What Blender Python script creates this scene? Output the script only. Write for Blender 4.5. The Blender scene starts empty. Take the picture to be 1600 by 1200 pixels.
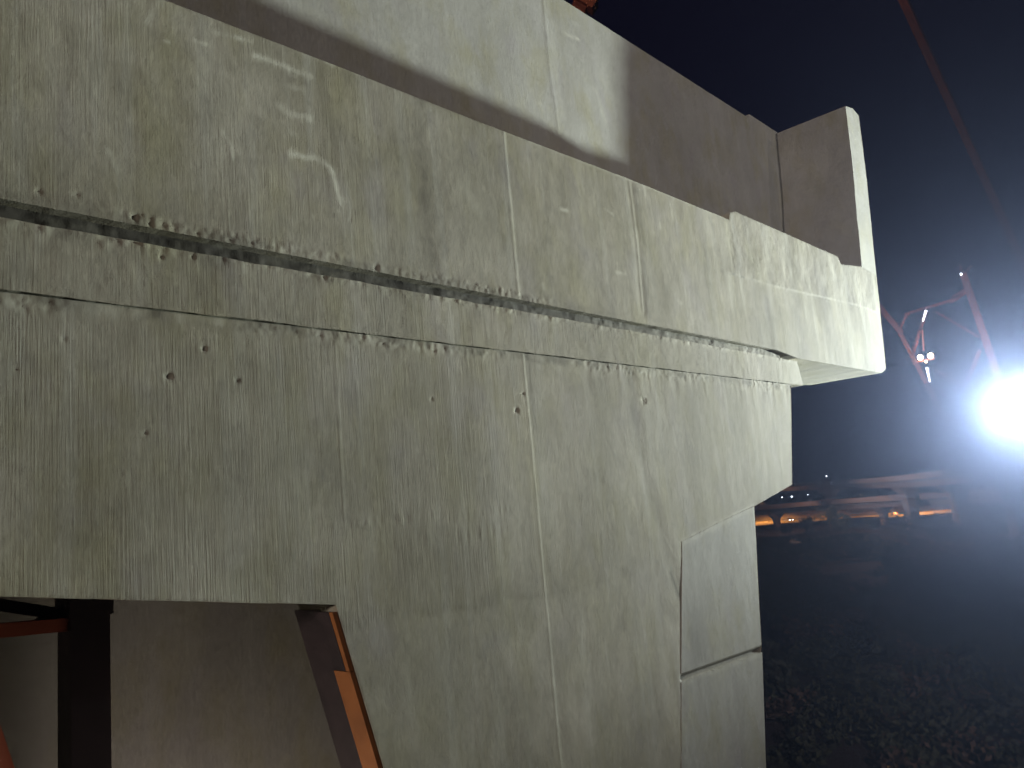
import bpy, bmesh, math, random
import numpy as np
from mathutils import Vector, Matrix

random.seed(4)
rng = np.random.RandomState(7)
scene = bpy.context.scene
COL = scene.collection

# ------------------------------------------------------------------ camera calibration (camera at the origin, X along the pier, Y into it)
F = 1240.0
def _n(v): return v / np.linalg.norm(v)
_dx = _n(np.array([1150.0, 90.0, F]))
_a = np.array([-1348.0, 315.0, F]); _dy = _n(_a - _dx * np.dot(_a, _dx))
_up = np.cross(_dx, _dy)
if _up[1] > 0: _up = -_up
W = np.array([_dx, _dy, _up])
GROUND = -18.0
def ray(px, py): return W @ np.array([px - 800.0, py - 600.0, F])
def P(px, py, Y):                                   # photo pixel -> point of the plane y = Y
    r = ray(px, py); return r * (Y / r[1])
def XZ(px, py, Y=3.0):
    p = P(px, py, Y); return (p[0], p[2])
def at(px, py, dist):                               # photo pixel -> point at a horizontal distance
    r = ray(px, py); return Vector(r / math.hypot(r[0], r[1]) * dist)

# ------------------------------------------------------------------ object helpers
def link(o): COL.objects.link(o); return o
def tag(o, label=None, cat=None, group=None, kind=None):
    if label: o['label'] = label
    if cat: o['category'] = cat
    if group: o['group'] = group
    if kind: o['kind'] = kind
    return o
def empty(name, loc):
    o = bpy.data.objects.new(name, None); o.location = loc; o.empty_display_size = .3
    return link(o)
def obj(name, bm, mat, parent=None, smooth=False, loc=None):
    me = bpy.data.meshes.new(name)
    bm.normal_update(); bm.to_mesh(me); bm.free()
    me.materials.append(mat)
    if smooth:
        for p in me.polygons: p.use_smooth = True
    o = bpy.data.objects.new(name, me); link(o)
    if parent is not None:
        o.parent = parent
    if loc is not None: o.location = loc
    return o
def dup(root, loc, rz=None):
    r = root.copy(); COL.objects.link(r); r.location = loc
    if rz is not None: r.rotation_euler = (0, 0, rz)
    for ch in list(root.children):
        c = ch.copy(); COL.objects.link(c); c.parent = r
        for g in ch.children:
            d = g.copy(); COL.objects.link(d); d.parent = c
    return r
def box(bm, x0, x1, y0, y1, z0, z1, bevel=0):
    vs = [bm.verts.new((x, y, z)) for x in (x0, x1) for y in (y0, y1) for z in (z0, z1)]
    idx = [(0, 1, 3, 2), (4, 6, 7, 5), (0, 4, 5, 1), (2, 3, 7, 6), (0, 2, 6, 4), (1, 5, 7, 3)]
    fs = [bm.faces.new([vs[i] for i in f]) for f in idx]
    if bevel:
        es = list({e for f in fs for e in f.edges})
        bmesh.ops.bevel(bm, geom=es, offset=bevel, segments=2, affect='EDGES')
def bar(bm, a, b, w, h=None, spin=0.0):             # a box section bar from a to b
    a = Vector(a); b = Vector(b); h = h or w
    d = (b - a).normalized()
    s = d.cross(Vector((0, 0, 1)))
    if s.length < 1e-4: s = Vector((1, 0, 0))
    s.normalize(); u = s.cross(d).normalized()
    if spin:
        q = Matrix.Rotation(spin, 3, d); s = q @ s; u = q @ u
    r = [[bm.verts.new(p + s * (i * w / 2) + u * (j * h / 2)) for i, j in ((-1, -1), (1, -1), (1, 1), (-1, 1))] for p in (a, b)]
    for k in range(4): bm.faces.new([r[0][k], r[0][(k + 1) % 4], r[1][(k + 1) % 4], r[1][k]])
    bm.faces.new(r[0][::-1]); bm.faces.new(r[1])
def tube(bm, pts, radii, n=10):
    pts = [Vector(p) for p in pts]; rings = []
    for i, p in enumerate(pts):
        d = (pts[min(i + 1, len(pts) - 1)] - pts[max(i - 1, 0)]).normalized()
        s = d.cross(Vector((0, 0, 1)))
        if s.length < 1e-3: s = Vector((1, 0, 0))
        s.normalize(); u = s.cross(d)
        r = radii[i] if isinstance(radii, (list, tuple)) else radii
        rings.append([bm.verts.new(p + (s * math.cos(t) + u * math.sin(t)) * r) for t in [2 * math.pi * k / n for k in range(n)]])
    for A, B in zip(rings, rings[1:]):
        for k in range(n): bm.faces.new([A[k], A[(k + 1) % n], B[(k + 1) % n], B[k]])
    bm.faces.new(rings[0][::-1]); bm.faces.new(rings[-1])

# ------------------------------------------------------------------ numpy noise
_T = rng.rand(512, 512)
def vnoise(x, y, s=0):
    x = np.asarray(x) + 17.3 * s + 1000; y = np.asarray(y) + 41.7 * s + 1000
    xi = np.floor(x).astype(int); yi = np.floor(y).astype(int)
    fx = x - xi; fy = y - yi
    fx = fx * fx * (3 - 2 * fx); fy = fy * fy * (3 - 2 * fy)
    g = lambda a, b: _T[a % 512, b % 512]
    return ((g(xi, yi) * (1 - fx) + g(xi + 1, yi) * fx) * (1 - fy) + (g(xi, yi + 1) * (1 - fx) + g(xi + 1, yi + 1) * fx) * fy) * 2 - 1
def fbm(x, y, s=0, o=4):
    t = 0; a = 1
    for k in range(o):
        t = t + a * vnoise(x * 2 ** k, y * 2 ** k, s + k * 3); a *= .5
    return t
def sstep(a, b, x):
    t = np.clip((x - a) / (b - a), 0, 1); return t * t * (3 - 2 * t)
def seg_dist(x, z, pts):
    d = np.full(x.shape, 1e9)
    for (x0, z0), (x1, z1) in zip(pts, pts[1:]):
        dx, dz = x1 - x0, z1 - z0
        t = np.clip(((x - x0) * dx + (z - z0) * dz) / max(dx * dx + dz * dz, 1e-9), 0, 1)
        d = np.minimum(d, np.hypot(x - x0 - t * dx, z - z0 - t * dz))
    return d

# ------------------------------------------------------------------ materials
def nodes(name):
    m = bpy.data.materials.new(name); m.use_nodes = True
    nt = m.node_tree
    return m, nt, nt.nodes['Principled BSDF']
def plain(name, col, rough=.6, metal=0.0, vary=.25, scale=6.0, bump=0.0):
    m, nt, b = nodes(name)
    N = nt.nodes.new; L = nt.links.new
    tc = N('ShaderNodeTexCoord'); no = N('ShaderNodeTexNoise')
    no.inputs['Scale'].default_value = scale; no.inputs['Detail'].default_value = 6
    L(tc.outputs['Object'], no.inputs['Vector'])
    r = N('ShaderNodeValToRGB')
    r.color_ramp.elements[0].position = .3; r.color_ramp.elements[1].position = .7
    r.color_ramp.elements[0].color = (*[c * (1 - vary) for c in col], 1)
    r.color_ramp.elements[1].color = (*[min(1, c * (1 + vary)) for c in col], 1)
    L(no.outputs['Fac'], r.inputs['Fac']); L(r.outputs['Color'], b.inputs['Base Color'])
    b.inputs['Roughness'].default_value = rough; b.inputs['Metallic'].default_value = metal
    if bump:
        bp = N('ShaderNodeBump'); bp.inputs['Strength'].default_value = bump; bp.inputs['Distance'].default_value = .01
        L(no.outputs['Fac'], bp.inputs['Height']); L(bp.outputs['Normal'], b.inputs['Normal'])
    return m
def emit(name, col, s):
    m, nt, b = nodes(name)
    b.inputs['Base Color'].default_value = (*col, 1)
    b.inputs['Emission Color'].default_value = (*col, 1); b.inputs['Emission Strength'].default_value = s
    m.cycles.emission_sampling = 'NONE'
    return m

def concrete(name, a=(.305, .285, .212), b2=(.425, .405, .332), pale=(.56, .57, .52), stri=1.0, streak=1.0, cloudy=1.0):
    m, nt, bs = nodes(name)
    N = nt.nodes.new; L = nt.links.new
    tc = N('ShaderNodeTexCoord')
    def noise(sx, sy, sz, scale, detail=5, rough=.55, dist=0.0):
        mp = N('ShaderNodeMapping'); mp.inputs['Scale'].default_value = (sx, sy, sz)
        L(tc.outputs['Object'], mp.inputs['Vector'])
        n = N('ShaderNodeTexNoise'); n.inputs['Scale'].default_value = scale
        n.inputs['Detail'].default_value = detail; n.inputs['Roughness'].default_value = rough
        n.inputs['Distortion'].default_value = dist
        L(mp.outputs['Vector'], n.inputs['Vector']); return n.outputs['Fac']
    def ramp(fac, lo, hi, c0=(0, 0, 0), c1=(1, 1, 1)):
        r = N('ShaderNodeValToRGB'); e = r.color_ramp.elements
        e[0].position = lo; e[1].position = hi; e[0].color = (*c0, 1); e[1].color = (*c1, 1)
        L(fac, r.inputs['Fac']); return r.outputs['Color']
    def mix(f, A, B, mode='MIX'):
        x = N('ShaderNodeMix'); x.data_type = 'RGBA'; x.blend_type = mode
        if isinstance(f, float): x.inputs[0].default_value = f
        else: L(f, x.inputs[0])
        for s, v in ((6, A), (7, B)):
            if isinstance(v, tuple): x.inputs[s].default_value = (*v, 1)
            else: L(v, x.inputs[s])
        return x.outputs[2]
    def math_(op, A, B=None):
        x = N('ShaderNodeMath'); x.operation = op
        for i, v in enumerate((A, B)):
            if v is None: continue
            if isinstance(v, (int, float)): x.inputs[i].default_value = v
            else: L(v, x.inputs[i])
        return x.outputs[0]
    def attr(n):
        x = N('ShaderNodeAttribute'); x.attribute_name = n; return x.outputs['Fac']
    blot = noise(1, 1, .7, 1.6, 7, .62, .3)
    col = mix(ramp(blot, .33, .67), a, b2)
    yel = noise(1, 1, .6, 3.3, 5, .6)                                   # yellowish weathering
    col = mix(math_('MULTIPLY', ramp(yel, .48, .68), .5), col, (.32, .30, .17))
    lil = noise(1.3, 1, .8, 2.4, 4, .6)                                 # grey lilac cement bloom
    col = mix(math_('MULTIPLY', ramp(lil, .55, .72), .35), col, (.33, .31, .33))
    st = noise(9, 9, .45, 1.0, 5, .6)                                   # vertical run marks
    col = mix(math_('MULTIPLY', ramp(st, .52, .75), .34 * streak), col, pale)
    st2 = noise(6, 6, .3, 1.3, 5, .65)
    col = mix(math_('MULTIPLY', ramp(st2, .56, .74), .32 * streak), col, (.24, .225, .165))
    cloud = noise(1, 1, .9, .75, 6, .6, .5)
    col = mix(.45 * cloudy, col, ramp(cloud, .34, .66, (.33, .33, .31), (.66, .66, .66)), 'OVERLAY')
    cl2 = noise(1, 1, .8, 5.5, 4, .6, .6)
    col = mix(.22 * cloudy, col, ramp(cl2, .36, .64, (.3, .3, .3), (.7, .7, .7)), 'OVERLAY')
    fine = noise(1, 1, .35, 60, 4, .7)
    col = mix(.35, col, ramp(fine, .3, .7, (.25, .25, .25), (.75, .75, .75)), 'OVERLAY')
    col = mix(attr('stain_glint'), col, (.70, .70, .58))  # pale stains, and painted light on a few edges
    col = mix(attr('dirt_shade'), col, (.060, .053, .042))  # real dirt, and the painted shade of the groove
    L(col, bs.inputs['Base Color'])
    bs.inputs['Roughness'].default_value = .82
    bs.inputs['Specular IOR Level'].default_value = .3
    # bumps: brushed striations, grain, lumps
    s1 = noise(125, 125, 3.0, 1.0, 4, .65, .4)
    patch = ramp(noise(1.2, 1, .8, 1.9, 3, .5), .36, .66)
    sh = math_('MULTIPLY', s1, math_('MULTIPLY', attr('stri'), math_('ADD', math_('MULTIPLY', patch, .8), .25)))
    b1 = N('ShaderNodeBump'); b1.inputs['Strength'].default_value = .37 * stri; b1.inputs['Distance'].default_value = .006
    L(sh, b1.inputs['Height'])
    g1 = noise(1, 1, .8, 130, 4, .65)
    b3 = N('ShaderNodeBump'); b3.inputs['Strength'].default_value = .18; b3.inputs['Distance'].default_value = .003
    L(g1, b3.inputs['Height']); L(b1.outputs['Normal'], b3.inputs['Normal'])
    g2 = noise(1, 1, .5, 9, 5, .6)
    b4 = N('ShaderNodeBump'); b4.inputs['Strength'].default_value = .14; b4.inputs['Distance'].default_value = .012
    L(g2, b4.inputs['Height']); L(b3.outputs['Normal'], b4.inputs['Normal'])
    L(b4.outputs['Normal'], bs.inputs['Normal'])
    return m

M_CON = concrete('board_marked_concrete')
M_CAP = concrete('streaked_concrete', stri=.7, streak=1.25)
M_BACK = concrete('smooth_concrete', a=(.33, .325, .29), b2=(.40, .40, .36), stri=.35, streak=.6, cloudy=.45)
M_VIA = plain('viaduct_concrete', (.30, .28, .26), .9, 0, .2, .3)
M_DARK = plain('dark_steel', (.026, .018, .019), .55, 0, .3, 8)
M_JAMB_LIT = plain('sodium_lit_jamb', (.27, .10, .028), .5, 0, .2, 9)  # sodium light on the jamb put into the colour
M_RUST = plain('red_oxide_steel', (.30, .07, .03), .6, 0, .3, 5)
M_RED = plain('red_painted_steel', (.25, .085, .085), .5, 0, .2, 1)
M_ASPH = plain('asphalt', (.07, .068, .065), .9, 0, .25, .5)
M_SOIL = plain('dark_soil', (.05, .045, .032), 1, 0, .4, .25)
M_LEAF = plain('night_foliage', (.05, .065, .03), .8, 0, .5, 1.2)
M_LEAF2 = plain('dry_foliage', (.09, .07, .04), .8, 0, .45, 1.0)
M_BARK = plain('bark', (.06, .045, .035), .9, 0, .3, 5)
M_HOUS = plain('lamp_housing', (.10, .10, .11), .4, .6, .2, 5)
M_GALV = plain('galvanised_pole', (.30, .30, .31), .45, .5, .2, 3)
M_FLOOD = emit('flood_lens', (.80, 1.0, .98), 30)
M_WARM = emit('warm_lamp_lens', (1.0, .72, .42), 30)
M_GLEAM = emit('white_gleam', (.80, .86, 1.0), 3.0)
M_COOL = emit('cool_lamp_lens', (.75, .85, 1.0), 5)
M_SOD = emit('sodium_lens', (1.0, .45, .10), 6)
M_TAIL = emit('tail_lamp', (1.0, .06, .02), 2.2)
M_HEADL = emit('headlamp', (1.0, .97, .9), 14)
M_PAINTW = plain('white_car_paint', (.7, .7, .7), .3, 0, .03, 3)
M_PAINTD = plain('dark_car_paint', (.08, .08, .1), .3, 0, .03, 3)
M_RUBBER = plain('tyre_rubber', (.02, .02, .02), .8, 0, .1, 3)
M_GLASS = plain('car_glass', (.02, .025, .03), .1, 0, .1, 3)
M_PAINTLINE = plain('lane_paint', (.6, .58, .5), .7, 0, .1, 3)

# ------------------------------------------------------------------ concrete sheets
BASE = np.array([3.0, 4.2, GROUND])
def rough_poly(poly, amp, step=.035, seed=0):
    out = []
    n = len(poly); k = 0
    for i in range(n):
        (x0, z0), (x1, z1) = poly[i], poly[(i + 1) % n]
        L = math.hypot(x1 - x0, z1 - z0)
        m = max(1, min(600, int(L / step)))
        nx, nz = -(z1 - z0) / max(L, 1e-6), (x1 - x0) / max(L, 1e-6)
        for j in range(m):
            t = j / m
            d = 0 if j == 0 else float(fbm(np.array([k * .31 + seed]), np.array([seed * 1.7]), seed)[0]) * amp
            out.append((x0 + (x1 - x0) * t + nx * d, z0 + (z1 - z0) * t + nz * d)); k += 1
    return out
def inside(px, pz, poly):
    r = np.zeros(px.shape, bool); n = len(poly)
    for i in range(n):
        x0, z0 = poly[i]; x1, z1 = poly[(i + 1) % n]
        if z0 == z1: continue
        c = ((z0 > pz) != (z1 > pz)) & (px < (x1 - x0) * (pz - z0) / (z1 - z0) + x0)
        r ^= c
    return r
def spaced(bps):                                    # [(start, step), ..., (end, None)]
    out = []
    for (a, sa), (b, sb) in zip(bps, bps[1:]):
        n = max(1, int(round((b - a) / sa))); out += list(a + (b - a) * np.arange(n) / n)
    return np.array(out + [bps[-1][0]])

def slab(name, poly, Y0, depth, mat, parent, xs, zs, hfun, stain_glint_fun=None, dirt_shade_fun=None, strifun=None, back=True, rough=.002, seed=1):
    """a concrete body: the outline poly (x, z) on the plane y = Y0, its front face a finely divided sheet, extruded back by depth"""
    poly = rough_poly(poly, rough, seed=seed) if rough else list(poly)
    X, Z = np.meshgrid(xs, zs, indexing='ij')
    cx = (xs[:-1] + xs[1:]) / 2; cz = (zs[:-1] + zs[1:]) / 2
    CX, CZ = np.meshgrid(cx, cz, indexing='ij')
    keep = inside(CX, CZ, poly)
    nx, nz = X.shape
    idx = np.arange(nx * nz).reshape(nx, nz)
    ii, jj = np.nonzero(keep)
    quads = np.stack([idx[ii, jj], idx[ii + 1, jj], idx[ii + 1, jj + 1], idx[ii, jj + 1]], 1)
    cnt = np.zeros(nx * nz, int); np.add.at(cnt, quads.ravel(), 1)
    used = cnt > 0
    full = np.full((nx, nz), 4)
    bnd = used & (cnt < 4)
    x = X.ravel().copy(); z = Z.ravel().copy()
    bi = np.nonzero(bnd)[0]
    bx, bz = x[bi], z[bi]
    best = np.full(len(bi), 1e9); qx = bx.copy(); qz = bz.copy()
    n = len(poly)
    for i in range(n):
        x0, z0 = poly[i]; x1, z1 = poly[(i + 1) % n]
        dx, dz = x1 - x0, z1 - z0
        t = np.clip(((bx - x0) * dx + (bz - z0) * dz) / max(dx * dx + dz * dz, 1e-12), 0, 1)
        ax, az = x0 + t * dx, z0 + t * dz
        d = np.hypot(bx - ax, bz - az); s = d < best
        best[s] = d[s]; qx[s] = ax[s]; qz[s] = az[s]
    x[bi] = qx; z[bi] = qz
    h = hfun(x, z); h[bi] *= .15
    y = Y0 - h
    remap = np.cumsum(used) - 1
    v = np.stack([x, y, z], 1)[used] - BASE
    q = remap[quads]
    st = stain_glint_fun(x, z)[used] if stain_glint_fun else np.zeros(used.sum())
    di = dirt_shade_fun(x, z)[used] if dirt_shade_fun else np.zeros(used.sum())
    sr = strifun(x, z)[used] if strifun else np.ones(used.sum())
    # extruded rim and back
    pl = np.array(poly); m = len(pl)
    f = np.stack([pl[:, 0], np.full(m, Y0), pl[:, 1]], 1) - BASE
    b = f.copy(); b[:, 1] += depth
    nv = len(v)
    allv = np.concatenate([v, f, b])
    faces = [tuple(r) for r in q.tolist()]
    area = sum(pl[i, 0] * pl[(i + 1) % m, 1] - pl[(i + 1) % m, 0] * pl[i, 1] for i in range(m))
    for i in range(m):
        j = (i + 1) % m
        r = (nv + i, nv + m + i, nv + m + j, nv + j)
        faces.append(r if area > 0 else r[::-1])
    if back: faces.append(tuple(range(nv + m, nv + 2 * m)) if area < 0 else tuple(range(nv + m, nv + 2 * m))[::-1])
    me = bpy.data.meshes.new(name); me.from_pydata(allv.tolist(), [], faces)
    me.materials.append(mat)
    ex = np.zeros(2 * m)
    for nm, arr, e in (('stain_glint', st, 0), ('dirt_shade', di, 0), ('stri', sr, .4)):
        a = me.attributes.new(nm, 'FLOAT', 'POINT')
        a.data.foreach_set('value', np.concatenate([arr, ex]).astype(np.float32))
    sm = np.zeros(len(faces), bool); sm[:len(q)] = True
    me.polygons.foreach_set('use_smooth', sm)
    me.update()
    o = bpy.data.objects.new(name, me); link(o); o.parent = parent
    return o

pier = empty('concrete_pier', BASE)
tag(pier, 'massive board marked concrete bridge pier with stepped cap and raised end wall', 'pier')

def gauss(d, w): return np.exp(-(d / w) ** 2)
def strokes(x, z, L, Y=3.0):
    t = np.zeros(x.shape)
    wob = fbm(x * 40, z * 40, 9, 3) * .4 + 1
    for pts, wpx, a in L:
        q = [XZ(px, py, Y) for px, py in pts]
        mid = pts[len(pts) // 2]
        w = abs(P(mid[0], mid[1] + wpx, Y)[2] - P(mid[0], mid[1], Y)[2]) * .62
        t = np.maximum(t, a * gauss(seg_dist(x, z, q), w * np.clip(wob, .4, 1.8)) * np.clip(.75 + .5 * vnoise(x * 25, z * 25, 3), .2, 1))
    return np.clip(t, 0, 1)

XS = spaced([(-3.2, .1), (.5, .0065), (2.2, .008), (3.6, .010), (5.0, .014), (6.24, .007), (6.5, .014), (8.8, .009), (10.4, None)])

# ---- lower wall: with the opening at its foot
kx, kz = XZ(1065, 845); c1 = XZ(1238, 757); c2 = XZ(1178, 790)
o0 = XZ(0, 932); o1 = XZ(525, 945); o2 = XZ(600, 1200)
js = (o2[0] - o1[0]) / (o2[1] - o1[1])
obx = o1[0] + js * (-3.4 - o1[1])
osl = (o1[1] - o0[1]) / (o1[0] - o0[0])
LEDGE = .865
lower = [(-3.2, LEDGE), (-3.2, GROUND), (5.2, GROUND), (5.3, -6), XZ(1196, 1195), XZ(1189, 1019), XZ(1190, 1010), XZ(1179, 791), c1, (XZ(1236, 602)[0], LEDGE + .030)]
opening = [(-1.6, o0[1] - osl * (o0[0] + 1.6) - .05), (o0[0], o0[1]), o1, o2, (obx, -3.4), (-1.9, -3.4)]
# slit polygon: outer ring joined to the opening ring through a seam at the left
lower_poly = [(-3.2, LEDGE), (-3.2, -2.0), (-1.75, -2.0)] + opening[:0] + \
    [opening[0], opening[1], opening[2], opening[3], opening[4], opening[5], (-1.76, -2.003), (-3.2, -2.003)] + lower[1:]

PITS = [(263, 588, 9), (372, 595, 6), (318, 545, 7), (226, 677, 5), (190, 741, 4), (26, 577, 5), (675, 623, 4), (807, 641, 7),
        (1006, 626, 7), (818, 615, 4), (100, 530, 6)]
def pits(x, z, L, Y=3.0):
    h = np.zeros(x.shape)
    for px, py, s in L:
        a = P(px, py, Y); r = abs(P(px, py + s, Y)[2] - a[2])
        d = np.hypot((x - a[0]) * .8, z - a[2]) + fbm(x * 60, z * 60, px, 2) * r * .25
        h += r * .22 * (-gauss(d, r * .62) + .22 * gauss(d - r * 1.0, r * .35) * np.clip(vnoise(x * 50, z * 50, px) + .6, 0, 1))
    return h
seam = [XZ(*p) for p in ((985, 590), (990, 650), (1003, 720), (1022, 790), (1042, 860), (1060, 925))]
def lift(x): return -.47 - .035 * vnoise(x * 1.6, x * 0, 5) - .02 * vnoise(x * 7, x * 0, 6)
def h_lower(x, z):
    h = .0016 * fbm(x * 1.6, z * 1.1, 1, 3) + .0003 * fbm(x * 14, z * 7, 2, 3)
    h += .0010 * gauss(x - 3.43 - .004 * vnoise(z * 4, z * 0, 3), .008) - .0010 * sstep(3.42, 3.45, x)
    h += .0015 * gauss(x - 2.12, .006) * sstep(-.1, .1, z) * .5
    top = sstep(.80, .855, z + .018 * vnoise(x * 9, z * 3, 8))
    h += top * (.0018 * fbm(x * 42, z * 42, 4, 4) * np.clip(.2 + 1.1 * vnoise(x * 1.7, x * 0, 176), 0, 1) - .0005)
    drip = sstep(.62, .86, z) * sstep(3.3, 4.5, x)
    h += drip * .0011 * fbm(x * 16, z * 2.2, 12, 2)
    lf = lift(x)
    h += -.0006 * sstep(lf + .012, lf - .012, z) + .0008 * gauss(z - lf - .02, .02) * (.6 + .6 * vnoise(x * 6, z, 7))
    rz = -.02 + .02 * vnoise(x * 3, x * 0, 21)
    h += gauss(z - rz, .022) * sstep(1.9, 2.1, x) * sstep(3.4, 3.0, x) * .0014 * vnoise(x * 60, z * 8, 14)
    h += gauss(z - rz + .1, .05) * sstep(2.2, 2.4, x) * sstep(3.3, 3.0, x) * .0009 * vnoise(x * 48, z * 5, 15)
    d = seg_dist(x, z, seam)
    h += -.0010 * gauss(d, .06) + .0006 * gauss(d - .12, .06)
    h += -.022 * gauss(seg_dist(x, z, VG), .016)
    h += pits(x, z, PITS)
    return h
def st_lower(x, z):
    s = .16 * gauss(x - 3.425, .012) * sstep(-2.2, .2, z) * np.clip(.6 + .6 * vnoise(z * 5, x * 0, 4), 0, 1)
    lf = lift(x); s += .05 * sstep(lf + .01, lf - .02, z)
    s += .45 * sstep(.78, .855, z + .03 * vnoise(x * 12, z * 4, 33)) * np.clip(vnoise(x * 24, z * 24, 5), 0, 1)
    return np.clip(s + strokes(x, z, [([(1038, 835), (1055, 870)], 4, .4), ([(1066, 846), (1120, 818), (1178, 790)], 5, .5), ([(262, 596), (268, 592)], 3, .5)]), 0, 1)  # pale strokes also paint light on the panel's top edge and a pit rim
VG = [XZ(1066, 1059), XZ(1191, 1014)]
def di_lower(x, z):
    vg = .75 * gauss(seg_dist(x, z, VG), .02)
    s = .14 * gauss(seg_dist(x, z, seam), .06) + .5 * gauss(seg_dist(x, z, [XZ(1048, 895), XZ(1061, 930)]), .012)
    s += .5 * sstep(.825, .86, z + .012 * vnoise(x * 10, z * 10, 41)) * np.clip(.3 + vnoise(x * 18, z * 18, 42), 0, 1)
    s += .07 * gauss(z - lift(x) - .03, .035) * sstep(4.8, 3.2, x)
    s += .30 * gauss(x - 3.47, .025) * sstep(0.1, .6, z)
    for px, py, r in PITS:
        a = P(px, py, 3); rr = abs(P(px, py + r, 3)[2] - a[2]); s += .18 * gauss(np.hypot(x - a[0], z - a[2]), rr * .6)
    return np.clip(s + vg, 0, .85)
def sr_lower(x, z):
    return (sstep(lift(x) - .04, lift(x) + .02, z) * .95 + .05) * (1 - .72 * sstep(2.7, 4.0, x)) * sstep(.84, .78, z)
ZS = spaced([(GROUND, .5), (-4, .05), (-2.3, .012), (-1.45, .0075), (LEDGE + .03, None)])
slab('lower_wall', lower_poly, 3.0, .30, M_CON, pier, XS, ZS, h_lower, st_lower, di_lower, sr_lower, back=False, rough=.0015, seed=2)

# body of the shaft behind the front skin (end face, rear, inner room of the opening)
bm = bmesh.new()
rx = lambda z: float(np.interp(z, [-18, -6, -2.06, -.16, -.02, .9], [5.2, 5.3, 5.7, 6.06, 6.87, 7.15])) - .012
zl = [GROUND, -6, -2.06, -.16, -.02, 1.14]
for za, zb in zip(zl, zl[1:]):
    f = [bm.verts.new(Vector((rx(za), 3.3, za)) - Vector(BASE)), bm.verts.new(Vector((rx(za), 6.4, za)) - Vector(BASE)),
         bm.verts.new(Vector((rx(zb), 6.4, zb)) - Vector(BASE)), bm.verts.new(Vector((rx(zb), 3.3, zb)) - Vector(BASE))]
    bm.faces.new(f)
def bq(*pts): bm.faces.new([bm.verts.new(Vector(p) - Vector(BASE)) for p in pts])
bq((-3.2, 6.4, GROUND), (-3.2, 6.4, 1.14), (7.13, 6.4, 1.14), (7.13, 6.4, GROUND))
bq((-3.2, 3.3, GROUND), (-3.2, 3.3, 1.14), (-3.2, 6.4, 1.14), (-3.2, 6.4, GROUND))
obj('shaft_core', bm, M_CON, pier)
bm = bmesh.new()                                     # inner room seen through the opening
box(bm, -2.6 - BASE[0], 3.6 - BASE[0], 4.55 - BASE[1], 4.8 - BASE[1], -6 - BASE[2], .8 - BASE[2])
obj('inner_wall', bm, M_BACK, pier)

# ---- proud panel at the right foot of the shaft
pz = lambda px, py: XZ(px, py, 2.9985)
top = [pz(1066, 846), pz(1122, 817), pz(1178, 791)]
def h_panel(x, z): return .001 * fbm(x * 2, z * 2, 51, 3) + .0004 * fbm(x * 14, z * 6, 52, 2)
g_hi0, g_hi1 = pz(1065, 1052), pz(1189, 1008)
g_lo0, g_lo1 = pz(1065, 1066), pz(1191, 1019)
XSP = spaced([(4.3, .012), (6.3, None)]); ZSP = spaced([(-12, .3), (-2.2, .012), (.1, None)])
def st_panel(x, z): return strokes(x, z, [([(1066, 850), (1120, 822), (1176, 795)], 7, .35), ([(1068, 1066), (1189, 1021)], 6, .35)], 2.9985)  # first stroke paints light caught on the panel's top edge
def di_panel(x, z): return strokes(x, z, [([(1112, 1010), (1116, 1036)], 4, .3)], 2.9985) + .25 * gauss(np.hypot(x - pz(1090, 1010)[0], (z - pz(1090, 1010)[1]) * .5), .12)
flat = lambda x, z: np.full(x.shape, .25)
slab('upper_panel', [top[0], g_hi0, g_hi1, pz(1183, 880), top[2], top[1]], 2.9985, .05, M_BACK, pier, XSP, ZSP, h_panel, st_panel, di_panel, flat, rough=.001, seed=3)
slab('lower_panel', [g_lo0, pz(1065, 1200), (4.1, -6.0), (5.25, -6.0), pz(1197, 1200), g_lo1], 2.9985, .05, M_BACK, pier, XSP, ZSP, h_panel, st_panel, di_panel, flat, rough=.001, seed=4)

# ---- band course between ledge and groove
YB = 2.990
def h_band(x, z):
    h = .0012 * fbm(x * 2, z * 2, 61, 3) + .0006 * fbm(x * 16, z * 10, 62, 3)
    e = np.maximum(sstep(LEDGE + .03, LEDGE + .005, z), sstep(1.10, 1.135, z + .012 * vnoise(x * 8, z, 64)))
    h += e * .0025 * fbm(x * 28, z * 28, 63, 3)
    h += sstep(1.05, 1.13, z) * .002 * np.clip(vnoise(x * 20, z * 20, 66) - .35, 0, 1) * 3 * sstep(4, 1, x)
    h += pits(x, z, [(252, 402, 5), (302, 402, 5), (80, 455, 3)], YB)
    return h
def st_band(x, z): return np.clip(.5 * sstep(1.08, 1.135, z) * np.clip(vnoise(x * 18, z * 30, 65) + .1, 0, 1) * sstep(2.0, 5.0, x) + .25 * sstep(6.6, 7.2, x), 0, 1)
def di_band(x, z): return np.clip(.35 * gauss(z - 1.12, .03) * np.clip(vnoise(x * 7, z * 9, 67), 0, 1) * sstep(4, 2, x), 0, 1)
band_end = XZ(1249, 580, YB)[0]
slab('band_course', [(-3.2, LEDGE + .003), (band_end + .04, LEDGE + .036), (band_end - .02, 1.13), (3, 1.137), (-3.2, 1.137)], YB, .28, M_CON, pier, XS,
     spaced([(LEDGE, .0075), (1.14, None)]), h_band, st_band, di_band, lambda x, z: .8 * (1 - .6 * sstep(3, 5, x)), rough=.0025, seed=5)

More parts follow.
